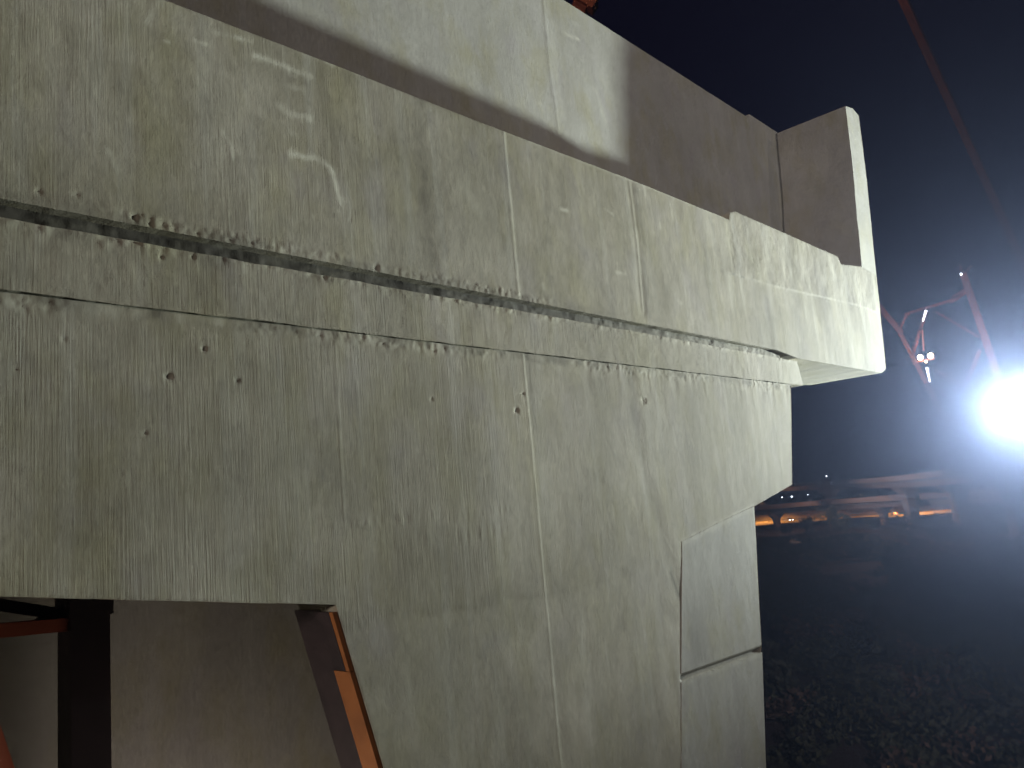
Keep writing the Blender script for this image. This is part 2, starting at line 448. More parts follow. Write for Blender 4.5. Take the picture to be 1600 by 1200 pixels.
# ---- cap beam: fascia, overhanging soffit, shelf
sh = [(250, 0), (500, 95), (740, 189), (980, 280), (1138, 344)]
blk = [(1138, 333), (1147, 331), (1307, 401), (1312, 413), (1345, 417)]
cap_end = [(1368, 431), (1377, 512), (1383, 570)]
fb = 1.205
cap_poly = [(-3.2, fb), (6.9, fb), XZ(1245, 560), XZ(1376, 583), XZ(1383, 577)] + [XZ(*p) for p in cap_end[::-1]] + [XZ(*p) for p in blk[::-1]] + [XZ(*p) for p in sh[::-1]] + [(-3.2, 2.25)]
MARKS = [([(450, 241), (500, 251), (514, 264), (521, 292), (528, 318)], 8, .85), ([(345, 208), (357, 226), (360, 248)], 6, .6), ([(164, 234), (178, 264)], 8, .5),
         ([(300, 64), (318, 70)], 5, .7), ([(254, 66), (262, 67)], 4, .4), ([(335, 53), (390, 66)], 6, .7), ([(395, 88), (430, 100), (446, 105)], 8, .75),
         ([(448, 108), (482, 120)], 9, .9), ([(434, 167), (448, 176), (482, 186)], 9, .65), ([(440, 133), (472, 141)], 8, .3), ([(508, 97), (517, 102)], 5, .9),
         ([(450, 207), (461, 213)], 5, .5), ([(525, 331), (527, 332)], 4, .7), ([(484, 335), (486, 340)], 3, .7), ([(874, 327), (884, 329)], 4, .9),
         ([(945, 327), (956, 335)], 3, .7), ([(226, 36), (236, 15), (254, 0)], 6, .4), ([(455, 320), (452, 372)], 9, .22), ([(1003, 290), (1006, 305)], 5, .5),
         ([(1029, 347), (1030, 356)], 3, .7), ([(1044, 312), (1050, 342)], 4, .4), ([(984, 288), (996, 380), (1002, 480)], 5, .14), ([(992, 360), (1000, 420)], 12, .3),
         ([(960, 426), (975, 428)], 4, .5), ([(832, 230), (842, 330), (850, 450)], 6, .08), ([(873, 493), (878, 494)], 7, .7), ([(846, 445), (848, 452)], 5, .5), ([(590, 420), (596, 422)], 6, .4),
         ([(1058, 470), (1062, 474)], 4, .6), ([(720, 290), (745, 330)], 22, .2)]
DARKS = [([(990, 290), (1004, 380), (1010, 490)], 10, .35), ([(655, 140), (662, 300), (672, 400)], 26, .28), ([(848, 240), (858, 440)], 12, .22), ([(520, 335), (520, 338)], 3, .7),
         ([(1110, 345), (1118, 390)], 14, .35), ([(358, 250), (420, 256)], 8, .2), ([(1125, 424), (1210, 448), (1330, 474)], 3, .30), ([(1143, 428), (1146, 429)], 3, .8),
         ([(1158, 433), (1161, 434)], 3, .8), ([(1171, 436), (1174, 437)], 3, .7), ([(0, 306), (150, 330)], 14, .3)]
seam2 = [XZ(*p) for p in ((982, 284), (994, 380), (1003, 485))]
patch_line = [XZ(*p) for p in ((1115, 420), (1210, 448), (1335, 476))]
def h_cap(x, z):
    h = .0018 * fbm(x * 1.3, z * 1.0, 71, 3) + .0003 * fbm(x * 12, z * 3, 72, 3)
    lip = sstep(fb + .055, fb + .035, z + .014 * vnoise(x * 7, x * 0, 73))
    h += lip * (.0020 * fbm(x * 42, z * 42, 74, 4) * np.clip(.25 + 1.1 * vnoise(x * 1.9, x * 0, 175), 0, 1) + .0014) * (1 - .6 * sstep(3, 5, x))
    h += .0010 * gauss(x - 3.43, .012) - .0015 * sstep(3.42, 3.45, x)
    d = seg_dist(x, z, seam2); h += -.002 * gauss(d - .02, .03) + .001 * gauss(d + .02, .03)
    zp = np.interp(x, [p[0] for p in patch_line], [p[1] for p in patch_line])
    inp = sstep(6.1, 6.25, x) * sstep(zp - .008, zp + .008, z)
    h += inp * (.004 + .002 * fbm(x * 6, z * 6, 75, 4))
    h += pits(x, z, [(640, 0, 1), (118, 305, 5), (60, 302, 6), (208, 342, 7), (232, 350, 6), (586, 420, 8), (690, 455, 4), (545, 345, 3)])
    h += .0012 * strokes(x, z, MARKS)
    return h
def st_cap(x, z):
    s = strokes(x, z, MARKS)
    e = .15 * sstep(6.0, 9.2, x) * np.clip(.5 + .9 * fbm(x * 3.5, z * .7, 76, 4), 0, 1) * sstep(2.45, 1.9, z)
    s = np.maximum(s, e)
    return np.clip(np.maximum(s, .35 * sstep(5.4, 6.0, x) * np.clip(vnoise(x * 9, z * 2, 78), 0, 1)), 0, 1)
def di_cap(x, z):
    s = strokes(x, z, DARKS)
    s = np.maximum(s, .32 * sstep(fb + .05, fb + .02, z) * np.clip(.5 + vnoise(x * 9, z * 9, 77), 0, 1) * sstep(5, 3, x))
    zp = np.interp(x, [p[0] for p in patch_line], [p[1] for p in patch_line])
    rt = sstep(5.6, 7.0, x)
    s = np.maximum(s, rt * .34 * np.clip(.35 + fbm(x * 2.6, z * 1.1, 178, 5) * .9, 0, 1))
    s = np.maximum(s, rt * .20 * sstep(zp - .01, zp + .01, z) * np.clip(.75 + .6 * fbm(x * 5, z * 5, 179, 4), 0, 1))
    s = np.maximum(s, .30 * sstep(5.2, 6, x) * np.clip(fbm(x * 9, z * .6, 180, 3) - .25, 0, 1))
    return s
def sr_cap(x, z):
    zp = np.interp(x, [p[0] for p in patch_line], [p[1] for p in patch_line])
    return (1 - .8 * sstep(1.4, 3.4, x)) * (1 - .8 * sstep(6.1, 6.25, x) * sstep(zp - .01, zp + .01, z))
slab('cap_beam', cap_poly, 2.990, .86, M_CAP, pier, XS, spaced([(fb - .03, .0085), (2.6, None)]), h_cap, st_cap, di_cap, sr_cap, rough=.0009, seed=6)
def shade_groove(x, z): return np.clip(.95 - .62 * sstep(2.5, 7.0, x) + .12 * fbm(x * 9, z * 30, 111, 3), 0, 1)  # shade inside the groove painted into the colour, weaker to the right
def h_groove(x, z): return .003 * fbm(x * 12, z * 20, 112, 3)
slab('groove_infill', [(-3.2, 1.08), (7.1, 1.08), (7.1, 1.26), (-3.2, 1.26)], 3.05, .2, M_CON, pier, XS, spaced([(1.08, .01), (1.26, None)]), h_groove, None, shade_groove, flat, back=False, rough=0)
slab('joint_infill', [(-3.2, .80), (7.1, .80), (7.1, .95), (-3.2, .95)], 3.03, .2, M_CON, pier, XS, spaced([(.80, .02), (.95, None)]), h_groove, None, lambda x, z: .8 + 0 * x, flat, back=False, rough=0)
bm = bmesh.new()
e0 = XZ(1383, 577)[0]
box(bm, -3.2 - BASE[0], e0 - .02 - BASE[0], 3.848 - BASE[1], 6.6 - BASE[1], fb + .004 - BASE[2], 2.28 - BASE[2])
obj('cap_core', bm, M_CAP, pier)

# ---- back wall on the shelf, end wall, recess
YW = 3.8
bw_top = 4.45
def h_back(x, z): return .0012 * fbm(x * 1.2, z * 1.0, 81, 4) + .0018 * gauss(x - 5.03 - .04 * vnoise(z * 2, z * 0, 82), .02)
def st_back(x, z): return np.clip(strokes(x, z, [([(862, 50), (866, 95), (878, 180)], 10, .2), ([(880, 52), (905, 62)], 3, .5), ([(838, 160), (844, 162)], 3, .5), ([(930, 140), (950, 200)], 9, .2)], YW), 0, 1)
def di_back(x, z): return np.clip(.3 * gauss(x - 4.2, .05) * np.clip(vnoise(z * 3, x, 83), 0, 1), 0, 1)
slab('back_wall', [(-3.2, 2.15), (XZ(1205, 362, YW)[0], 2.15), XZ(1205, 362, YW), XZ(1198, 203, YW), XZ(1193, 199, YW), (5.3, bw_top - .012), (-3.2, bw_top - .03)], YW, .20, M_BACK, pier,
     spaced([(-3.2, .2), (1.8, .015), (6, .02), (9.6, None)]), spaced([(2.1, .02), (4.6, None)]), h_back, st_back, di_back, lambda x, z: .6 + 0 * x, rough=.002, seed=7)
pf = [(1345, 417), (1342, 380), (1338, 345), (1332, 270), (1320, 166), (1331, 170), (1341, 182), (1354, 290), (1368, 431)]
def h_end(x, z): return .0015 * fbm(x * 2, z * 2, 91, 3)
def st_end(x, z): return np.clip(.22 * sstep(4.2, 2.6, z) * np.clip(.6 + .8 * fbm(x * 4, z * 1.2, 92, 3), 0, 1), 0, 1)
slab('end_wall', [XZ(*p) for p in pf], 2.990, 1.9, M_BACK, pier, spaced([(9.4, .02), (10.8, None)]), spaced([(2.3, .02), (4.8, None)]), h_end, st_end, None, lambda x, z: .3 + 0 * x, rough=.006, seed=8)
bm = bmesh.new()
box(bm, 9.22 - BASE[0], 10.08 - BASE[0], 3.90 - BASE[1], 4.3 - BASE[1], 2.29 - BASE[2], P(1212, 205, 3.90)[2] - BASE[2], .004)
obj('recess_wall', bm, M_BACK, pier)

# ------------------------------------------------------------------ steelwork inside the opening
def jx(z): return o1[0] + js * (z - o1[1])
st = empty('jamb_lining', (jx(-1.5), 3.15, -3.38))
tag(st, 'leaning lining on the right jamb, sodium light and shadow put into its orange and dark', 'steel post')
S0 = Vector((jx(-1.5), 3.15, -3.38))  # orange strips paint sodium light on the jamb, dark ones its shadow
def strip(name, mat, za, zb, ya, yb, t0, t1, parent, off):
    b = bmesh.new()
    pts = []
    for z in (za, zb):
        for y in (ya, yb):
            for t in (t0, t1): pts.append(b.verts.new(Vector((jx(z) - t, y, z)) - off))
    for f in ((0, 1, 3, 2), (4, 6, 7, 5), (0, 4, 5, 1), (2, 3, 7, 6), (0, 2, 6, 4), (1, 5, 7, 3)): b.faces.new([pts[i] for i in f])
    bmesh.ops.recalc_face_normals(b, faces=b.faces)
    return obj(name, b, mat, parent)
strip('shaded_strip', M_DARK, -3.38, -.372, 3.13, 3.31, .004, .022, st, S0)
strip('lit_strip', M_JAMB_LIT, -3.38, -.64, 3.004, 3.126, .004, .026, st, S0)
strip('shadow_plate', M_DARK, -.636, -.376, 3.035, 3.126, .004, .026, st, S0)
strip('lit_edge', M_JAMB_LIT, -.636, -.376, 3.004, 3.031, .004, .026, st, S0)

YI = 3.9                                              # dark frame standing further inside
fr = empty('braced_steelwork', Vector(P(132, 1200, YI)) * 1.0 + Vector((0, 0, -2.2)))
FO = fr.location.copy()
tag(fr, 'dark steel frame with a square upright and braces inside the opening', 'steelwork')
bm = bmesh.new(); bar(bm, Vector(P(132, 1200, YI)) + Vector((0, 0, -2.1)) - FO, Vector(P(131, 962, YI)) - FO, .165, .16); obj('upright', bm, M_DARK, fr)
bm = bmesh.new(); bar(bm, Vector(P(131, 962, YI)) - FO, Vector(P(132, 925, YI)) - FO, .19, .18); obj('head_plate', bm, M_DARK, fr)
bm = bmesh.new(); bar(bm, Vector(P(105, 975, YI)) - FO, Vector(P(-160, 1000, YI)) - FO, .10, .055); obj('cross_brace', bm, M_RUST, fr)
bm = bmesh.new(); bar(bm, Vector(P(108, 962, YI + .06)) - FO, Vector(P(-130, 925, YI + .06)) - FO, .07, .05); obj('upper_brace', bm, M_DARK, fr)
bm = bmesh.new()
a, b_, c_ = [Vector(P(*p, YI - .01)) - FO for p in ((100, 985), (100, 945), (55, 968))]
t_ = Vector((0, .02, 0)); v1 = [bm.verts.new(p) for p in (a, b_, c_)]; v2 = [bm.verts.new(p + t_) for p in (a, b_, c_)]
bm.faces.new(v1); bm.faces.new(v2[::-1])
for k in range(3): bm.faces.new([v1[k], v2[k], v2[(k + 1) % 3], v1[(k + 1) % 3]])
obj('gusset', bm, M_DARK, fr)
q = Vector(P(-12, 1150, 3.2)); q2 = Vector(P(10, 1215, 3.2)); qd = (q2 - q).normalized()
rp = empty('red_brace', q2 + qd * 1.8); tag(rp, 'red leaning steel brace at the left edge of the opening', 'steel brace')
bm = bmesh.new(); bar(bm, q - qd * .5 - rp.location, Vector((0, 0, 0)), .05, .05); obj('brace_bar', bm, M_RUST, rp)
bm = bmesh.new(); box(bm, -.12, .12, -.1, .1, -.03, .0, .004); obj('foot_plate', bm, M_DARK, rp)

# ------------------------------------------------------------------ floodlight tower
FX = 22.0
r = ray(1596, 640); HA = Vector(r * (FX / r[0]))
heads = [HA] + [Vector((FX, HA.y - 1.15 * k, HA.z - .28 * k)) for k in (1, 2, 3)]
mid = (heads[0] + heads[3]) / 2
lt = empty('light_tower', (FX + .35, mid.y, GROUND))
tag(lt, 'tall portable light tower with a row of glaring white floodlights beyond the pier', 'light tower')
LO = lt.location.copy()
bm = bmesh.new(); tube(bm, [(0, 0, 1.0), (0, 0, 9), (0, 0, 9), (0, 0, mid.z - GROUND - .1)], [.14, .14, .09, .08], 12); obj('mast', bm, M_GALV, lt)
bm = bmesh.new(); bar(bm, heads[0] + Vector((.35, .3, 0)) - LO, heads[3] + Vector((.35, -.3, 0)) - LO, .07); obj('crossbar', bm, M_GALV, lt)
bm = bmesh.new(); box(bm, -1.2, 1.2, -.8, .8, .45, 1.4, .08); obj('trailer_body', bm, M_RED, lt)
for sx in (-.7, .7):
    for sy in (-.88, .88):
        bm = bmesh.new(); tube(bm, [(sx, sy - .09, .33), (sx, sy + .09, .33)], .33, 16); obj('wheel', bm, M_RUBBER, lt)
aim = Vector((5.0, 2.6, 1.2))
for i, hp in enumerate(heads):
    d = (aim - hp).normalized(); q = d.to_track_quat('Z', 'Y')
    bm = bmesh.new(); tube(bm, [(0, 0, -.30), (0, 0, -.22), (0, 0, 0), (0, 0, .03)], [.09, .16, .31, .32], 20)
    h = obj('lamp_head', bm, M_HOUS, lt, True); h.location = hp - LO - d * .04; h.rotation_euler = q.to_euler()
    bm = bmesh.new(); tube(bm, [(0, 0, .032), (0, 0, .045)], [.29, .27], 20)
    obj('lens', bm, M_FLOOD, h)
    bm = bmesh.new(); bar(bm, hp - d * .3 - LO, hp + Vector((.35, 0, 0)) - LO, .05); obj('lamp_bracket', bm, M_GALV, lt)

def spot(name, loc, target, power, col, radius, angle=160):
    l = bpy.data.lights.new(name, 'SPOT'); l.energy = power; l.color = col; l.shadow_soft_size = radius
    l.spot_size = math.radians(angle); l.spot_blend = .4
    o = bpy.data.objects.new(name, l); o.location = loc
    o.rotation_euler = (Vector(target) - Vector(loc)).to_track_quat('-Z', 'Y').to_euler(); return link(o)
def point(name, loc, power, col, radius):
    l = bpy.data.lights.new(name, 'POINT'); l.energy = power; l.color = col; l.shadow_soft_size = radius
    o = bpy.data.objects.new(name, l); o.location = loc; return link(o)
FLC = (.91, 1.0, .94)
dd = Vector((-.12, 0, 0))
kd = Vector((-math.cos(math.radians(11)) * math.cos(math.radians(8)), math.sin(math.radians(8)), math.sin(math.radians(11))))
kl = spot('flood_key', Vector((FX - .2, .34, .275)), Vector((FX - .2, .34, .275)) + kd * 10, 36500, FLC, .16, 43); kl.data.spot_blend = 1
spot('flood_visible', heads[0] + Vector((-.2, 0, 0)), (9, 3.2, 1.0), 19000, FLC, .25, 120)
point('inner_fill', (1.5, 3.45, -2.7), 50, (1.0, .84, .74), .25)  # unseen lamp added to brighten the inner wall
# unseen warm fills added to lift the concrete that the key leaves dark
spot('side_fill', (-25.0, -3.0, 6.0), (9.5, 3.5, 2.5), 11500, (1.0, .84, .76), .6, 70)
spot('front_fill', (11.0, -10.0, 5.0), (8.4, 3.8, 3.3), 1750, (1.0, .90, .87), .4, 60).data.spot_blend = 1
spot('soffit_fill', (19.9, 1.6, -3.2), (8.8, 3.6, 1.2), 6500, FLC, .25, 18).data.spot_blend = 1  # unseen spot added to brighten the soffit

# ------------------------------------------------------------------ sodium lit bridge steel overhead
sA = at(1398, -30, 46); sB = at(1640, 500, 62)
ss = empty('inclined_strut', sB); tag(ss, 'long inclined rust red steel strut fading into the night sky at the upper right', 'steel strut')
bm = bmesh.new(); d = (sA - sB); bar(bm, (0, 0, 0), d * 1.5, .40, .36); obj('strut_beam', bm, M_RUST, ss)
bm = bmesh.new(); bar(bm, -d.normalized() * .3, d.normalized() * .3, 1.1, 1.0); obj('end_collar', bm, M_RUST, ss)
point('strut_lamp', at(1386, -36, 45.0), 13, (1.0, .56, .22), .3)
gA = at(890, 60, 26); gB = at(955, -150, 26)
gs = empty('bracket_girder', gA); tag(gs, 'short piece of rust brown bridge steel showing above the back wall at the top edge', 'girder')
bm = bmesh.new(); bar(bm, Vector((0, 0, GROUND - gA.z - .3)), Vector((0, 0, .1)), .5, .5); bar(bm, (0, 0, -.2), gB - gA, .55, .5); obj('girder_web', bm, M_RUST, gs)
bm = bmesh.new(); bar(bm, at(900, -6, 25.8) - gA, at(930, 12, 25.8) - gA, .5, .35); obj('splice_plate', bm, M_RUST, gs)
point('girder_lamp', at(900, -90, 24.5), 14, (1.0, .55, .25), .2)

# ------------------------------------------------------------------ red steel tower with lamps
TD = 70.0
def tp(px, py, k=0.0): return at(px, py, TD + k)
tw_base = at(1500, 790, TD); tw_base.z = GROUND
tw = empty('steel_tower', tw_base); tag(tw, 'red steel gantry tower with crossing members and small lit lamps beside the glaring floodlight', 'tower')
def tbar(name, a, b, w, mat=M_RED, parent=tw):
    bm = bmesh.new(); bar(bm, a - tw_base, b - tw_base, w); return obj(name, bm, mat, parent)
def ext(a, b, z): return a + (b - a) * ((z - a.z) / (b.z - a.z))
l0, l1 = tp(1505, 428), tp(1562, 596)
tbar('leg', l0, ext(l0, l1, GROUND), .5)
m0, m1 = tp(1402, 512, 3), tp(1457, 618, 3)
mz = ext(m0, m1, tp(1480, 662, 3).z); tbar('leg', m0, mz, .34)
tbar('lower_beam', mz, ext(l0, l1, mz.z - .4), .26)
tbar('jib', tp(1340, 440, 3), tp(1408, 520, 3), .45)
tbar('crossbeam', tp(1414, 491, 2), tp(1500, 465, 0), .17)
tbar('knee_brace', tp(1404, 517, 3), tp(1416, 490, 2), .2)
tbar('knee_brace', tp(1484, 471, .5), tp(1512, 452, 0), .34)
tbar('brace', tp(1462, 487, 1), tp(1530, 527, 0), .1)
tbar('brace', tp(1462, 578, 3), tp(1508, 604, 2), .1)
tbar('stay_rod', tp(1447, 486, 1.5), tp(1424, 560, 3), .2)
tbar('stay_rod', tp(1441, 515, 1.6), tp(1443, 548, 2.6), .12)
tbar('stay_rod', tp(1531, 548, 0), tp(1508, 606, 2), .2)
tbar('mast_tip', tp(1504, 430), tp(1499, 412), .14); tbar('mast_tip', tp(1505, 429), tp(1518, 415), .14)
def tlamp(px, py, k, rad, mat):
    b = bmesh.new(); p = tp(px, py, k); bmesh.ops.create_icosphere(b, subdivisions=2, radius=rad)
    back = bmesh.new(); tube(back, [(0, .02, 0), (0, .25, 0)], [rad * .9, rad * .5], 12)
    hd = obj('lamp', back, M_HOUS, tw); hd.location = p - tw_base + Vector((0, rad * .7, 0))
    ln = obj('lens', b, mat, hd, True); return p
pl1 = tlamp(1441, 558, 1.2, .22, M_WARM); pl2 = tlamp(1457, 555, 1.2, .22, M_WARM); tlamp(1448, 565, 1.2, .09, M_WARM); tlamp(1503, 428, -.6, .10, M_COOL)
tbar('lamp_arm', tp(1430, 566, 1.8), tp(1460, 560, 1.8), .14)
for a, b in (((1447, 485), (1442, 502)), ((1531, 547), (1526, 561)), ((1448, 574), (1453, 597))):
    bm = bmesh.new(); tube(bm, [tp(*a, .6) - tw_base, tp(*b, .6) - tw_base], [.10, .06], 8); obj('rod_gleam', bm, M_GLEAM, tw)  # gleam of the lit stay rods made as glowing tubes
spot('tower_lamp', tp(1447, 575, -2.5), tp(1450, 300, 0), 420, (1.0, .75, .5), .3, 150)
spot('tower_lamp_cool', tp(1540, 600, -5), tp(1500, 380, 0), 1000, (.9, .85, 1.0), .3, 130)

# ------------------------------------------------------------------ ground, roads, viaducts
def hz(x, y):
    d = np.hypot(x, y)
    return GROUND + 3.2 * sstep(110, 225, d) + .8 * fbm(np.asarray(x) * .03, np.asarray(y) * .03, 101, 4) * sstep(25, 60, d)
def gz(x, y): return float(hz(np.array([x]), np.array([y]))[0])
g = np.concatenate([np.linspace(-2000, -320, 20), np.linspace(-300, 380, 120), np.linspace(400, 2000, 20)])
GX, GY = np.meshgrid(g, g, indexing='ij'); GZ = hz(GX, GY)
n = len(g); idx = np.arange(n * n).reshape(n, n)
me = bpy.data.meshes.new('ground')
me.from_pydata(np.stack([GX, GY, GZ], -1).reshape(-1, 3).tolist(), [], np.stack([idx[:-1, :-1], idx[1:, :-1], idx[1:, 1:], idx[:-1, 1:]], -1).reshape(-1, 4).tolist())
me.materials.append(M_SOIL); go = link(bpy.data.objects.new('ground', me)); tag(go, 'dark rough ground sloping below the pier', None, None, 'structure')

def frames(pts):
    out = []
    for i, p in enumerate(pts):
        d = pts[min(i + 1, len(pts) - 1)] - pts[max(i - 1, 0)]; d.z = 0; d.normalize()
        s = Vector((-d.y, d.x, 0))
        if s.dot(Vector((p.x, p.y, 0))) < 0: s = -s          # away from the viewer
        out.append((p, s))
    return out
def dense(pts, n=6):
    out = []
    for i in range(len(pts) - 1):
        p0, p1, p2, p3 = pts[max(i - 1, 0)], pts[i], pts[i + 1], pts[min(i + 2, len(pts) - 1)]
        for k in range(n):
            t = k / n
            out.append(.5 * ((2 * p1) + (p2 - p0) * t + (2 * p0 - 5 * p1 + 4 * p2 - p3) * t * t + (3 * p1 - p0 - 3 * p2 + p3) * t ** 3))
    return out + [pts[-1]]
def sweep(bm, fr_, sec, off):
    rings = [[bm.verts.new(p + s * w + Vector((0, 0, z)) - off) for w, z in sec] for p, s in fr_]
    k = len(sec)
    for A, B in zip(rings, rings[1:]):
        for i in range(k): bm.faces.new([A[i], A[(i + 1) % k], B[(i + 1) % k], B[i]])
    bm.faces.new(rings[0]); bm.faces.new(rings[-1][::-1])
    bmesh.ops.recalc_face_normals(bm, faces=bm.faces)
def viaduct(name, label, path, width, cols, cw, flare=True):
    pts = dense([at(*p) for p in path]); fr_ = frames(pts)
    off = pts[len(pts) // 2].copy(); off.z = GROUND
    e = empty(name, off); tag(e, label, 'viaduct')
    bm = bmesh.new(); sweep(bm, fr_, [(0, 0), (.3, 0), (.4, -1.0), (0, -1.0)], off); obj('barrier', bm, M_VIA, e)
    bm = bmesh.new(); sweep(bm, fr_, [(width - .4, -1.0), (width - .3, 0), (width, 0), (width, -1.0)], off); obj('barrier', bm, M_VIA, e)
    bm = bmesh.new(); sweep(bm, fr_, [(.0, -1.01), (width, -1.01), (width, -1.4), (width * .8, -1.8), (width * .7, -3.2), (width * .3, -3.2), (width * .2, -1.8), (0, -1.4)], off); obj('deck', bm, M_VIA, e)
    for ci in cols:
        p, s = fr_[ci]; c = p + s * width / 2; zb = gz(c.x, c.y) - .5
        t = Vector((-s.y, s.x, 0))
        bm = bmesh.new(); rings = []
        for z, a, b in ((zb, cw / 2, cw / 2), (p.z - 7.5, cw / 2, cw / 2), (p.z - 5, cw / 2, cw * .65), (p.z - 3.22, cw / 2, width * .36)):
            rings.append([bm.verts.new(Vector((c.x, c.y, z)) + t * (a * i) + s * (b * j) - off) for i, j in ((-1, -.6), (-.6, -1), (.6, -1), (1, -.6), (1, .6), (.6, 1), (-.6, 1), (-1, .6))])
        for A, B in zip(rings, rings[1:]):
            for k in range(8): bm.faces.new([A[k], A[(k + 1) % 8], B[(k + 1) % 8], B[k]])
        bm.faces.new(rings[-1]); bmesh.ops.recalc_face_normals(bm, faces=bm.faces)
        obj('column', bm, M_VIA, e)
    return e, fr_
up, upf = viaduct('upper_viaduct', 'highest elevated freeway viaduct on tall columns, its near end catching light', [(1090, 766, 420), (1200, 757, 350), (1300, 751, 290), (1395, 744, 230), (1500, 730, 180), (1640, 712, 150), (1800, 690, 140)], 12, [10, 17, 21, 25], 3.2)
lo, lof = viaduct('lower_viaduct', 'lower elevated ramp with a lit parapet crossing behind the trees', [(1080, 800, 300), (1180, 791, 285), (1260, 784, 270), (1340, 778, 255), (1440, 772, 240), (1560, 764, 230), (1680, 756, 225)], 10, [7, 19], 2.0)
# the lit freeway on the ground behind
rp_ = dense([at(1060, 829, 345), at(1180, 822, 335), at(1300, 815, 322), at(1420, 806, 310), at(1560, 797, 300)], 8)
bm = bmesh.new(); fr_ = frames(rp_)
sweep(bm, fr_, [(0, 0), (26, .6), (26, -1.2), (0, -1.2)], Vector((0, 0, 0)))
rd = obj('freeway_road', bm, M_ASPH); tag(rd, 'sodium lit freeway carriageway beneath the ramp', None, None, 'structure')
bm = bmesh.new()
for w in (4.5, 8.2, 11.9, 15.6):
    for k in range(0, len(fr_) - 1):
        (p, s), (p2, s2) = fr_[k], fr_[k + 1]
        for t in (0.1, .6):
            A = p.lerp(p2, t) + s * w + Vector((0, 0, .02 + w * .6 / 26)); B = p.lerp(p2, t + .25) + s * w + Vector((0, 0, .02 + w * .6 / 26))
            bm.faces.new([bm.verts.new(A), bm.verts.new(B), bm.verts.new(B + s * .15), bm.verts.new(A + s * .15)])
mk = obj('road_markings', bm, M_PAINTLINE); tag(mk, 'pale dashed lane lines on the lit freeway', None, None, 'structure')
bm = bmesh.new(); sweep(bm, frames([p + Vector((0, 0, .6)) + s * 26.3 for p, s in fr_]), [(0, 5.6), (.4, 5.6), (.4, -1), (0, -1)], Vector((0, 0, 0)))
sw = obj('sound_wall', bm, M_VIA); tag(sw, 'long low concrete wall along the far side of the lit freeway', 'wall')
for px, py, dd_, pw in ((1190, 783, 345, 14000), (1265, 779, 338, 4000), (1345, 772, 327, 9000), (1425, 766, 318, 11000)):
    c = at(px, py, dd_); spot('road_lamp', c, c - Vector((0, 0, 10)), pw * 3.8, (1.0, .40, .09), .4, 140)
for px, py, dd_ in ((1230, 768, 262), (1330, 760, 240)):
    c = at(px, py, dd_); spot('ramp_lamp', c, c + Vector((6, 6, -10)), 1700, (1.0, .50, .33), .4, 150)
spot('slope_fill', (6, -20, 7), at(1350, 1000, 68), 34000, (1.0, .76, .92), 1.0, 30).data.spot_blend = 1  # unseen spot added behind the camera to lift the scrub
c = at(1130, 765, 215); spot('column_fill', c, at(1390, 735, 225), 34000, (1.0, .66, .58), .4, 100)  # unseen spot added to bring out the viaduct columns
c = at(1470, 700, 165); spot('viaduct_lamp', c, c + Vector((0, 8, -10)), 6000, (1.0, .60, .56), .4, 150)

# ---- cars
def make_car(name, label, loc, yaw, mat):
    e = empty(name, loc); e.rotation_euler = (0, 0, yaw); tag(e, label, 'car', 'cars on the freeways')
    bm = bmesh.new(); prof = [(-2.2, .35), (2.2, .35), (2.25, .7), (1.9, .85), (1.0, .95), (-1.9, 1.0), (-2.25, .8)]
    L = [bm.verts.new((x, -.9, z)) for x, z in prof]; R = [bm.verts.new((x, .9, z)) for x, z in prof]
    bm.faces.new(L); bm.faces.new(R[::-1])
    for k in range(len(prof)): bm.faces.new([L[k], R[k], R[(k + 1) % 7], L[(k + 1) % 7]])
    bmesh.ops.recalc_face_normals(bm, faces=bm.faces); obj('body', bm, mat, e)
    bm = bmesh.new(); pr = [(-1.7, .99), (1.0, .94), (.3, 1.45), (-1.1, 1.47)]
    L = [bm.verts.new((x, -.85 + (.12 if z > 1.2 else 0), z)) for x, z in pr]; R = [bm.verts.new((x, .85 - (.12 if z > 1.2 else 0), z)) for x, z in pr]
    bm.faces.new(L); bm.faces.new(R[::-1])
    for k in range(4): bm.faces.new([L[k], R[k], R[(k + 1) % 4], L[(k + 1) % 4]])
    bmesh.ops.recalc_face_normals(bm, faces=bm.faces); obj('cabin', bm, M_GLASS, e)
    for sx in (-1.35, 1.4):
        for sy in (-.82, .82):
            bm = bmesh.new(); tube(bm, [(sx, sy - .1, .32), (sx, sy + .1, .32)], .32, 14); obj('wheel', bm, M_RUBBER, e)
    for sy in (-.62, .62):
        bm = bmesh.new(); box(bm, 2.2, 2.3, sy - .22, sy + .22, .6, .82, .02); obj('headlight', bm, M_HEADL, e)
        bm = bmesh.new(); box(bm, -2.31, -2.22, sy - .25, sy + .25, .65, .88, .02); obj('tail_light', bm, M_TAIL, e)
    return e
def on_path(fr_, px, w, dz):
    best = None
    for k in range(len(fr_) - 1):
        for t in (0, .25, .5, .75):
            p = fr_[k][0].lerp(fr_[k + 1][0], t) + fr_[k][1] * w
            c = W.T @ np.array(p); q = 800 + F * c[0] / c[2]
            if best is None or abs(q - px) < best[0]:
                d = fr_[k + 1][0] - fr_[k][0]; best = (abs(q - px), p + Vector((0, 0, dz)), math.atan2(d.y, d.x))
    return best[1], best[2]
p, y_ = on_path(fr_, 1393, 9.0, .26); make_car('car', 'white car with glaring lights passing the tall column', p, y_ + math.pi * .42 + math.pi * .5, M_PAINTW)
p, y_ = on_path(lof, 1346, 3.0, -1.0); make_car('car', 'dark car with headlights showing over the ramp parapet', p, y_ + math.pi + .3, M_PAINTD)
p, y_ = on_path(fr_, 1236, 13.0, .36); make_car('car', 'dark car with red tail lights under the ramp beside the pier', p, y_ - .9, M_PAINTD)

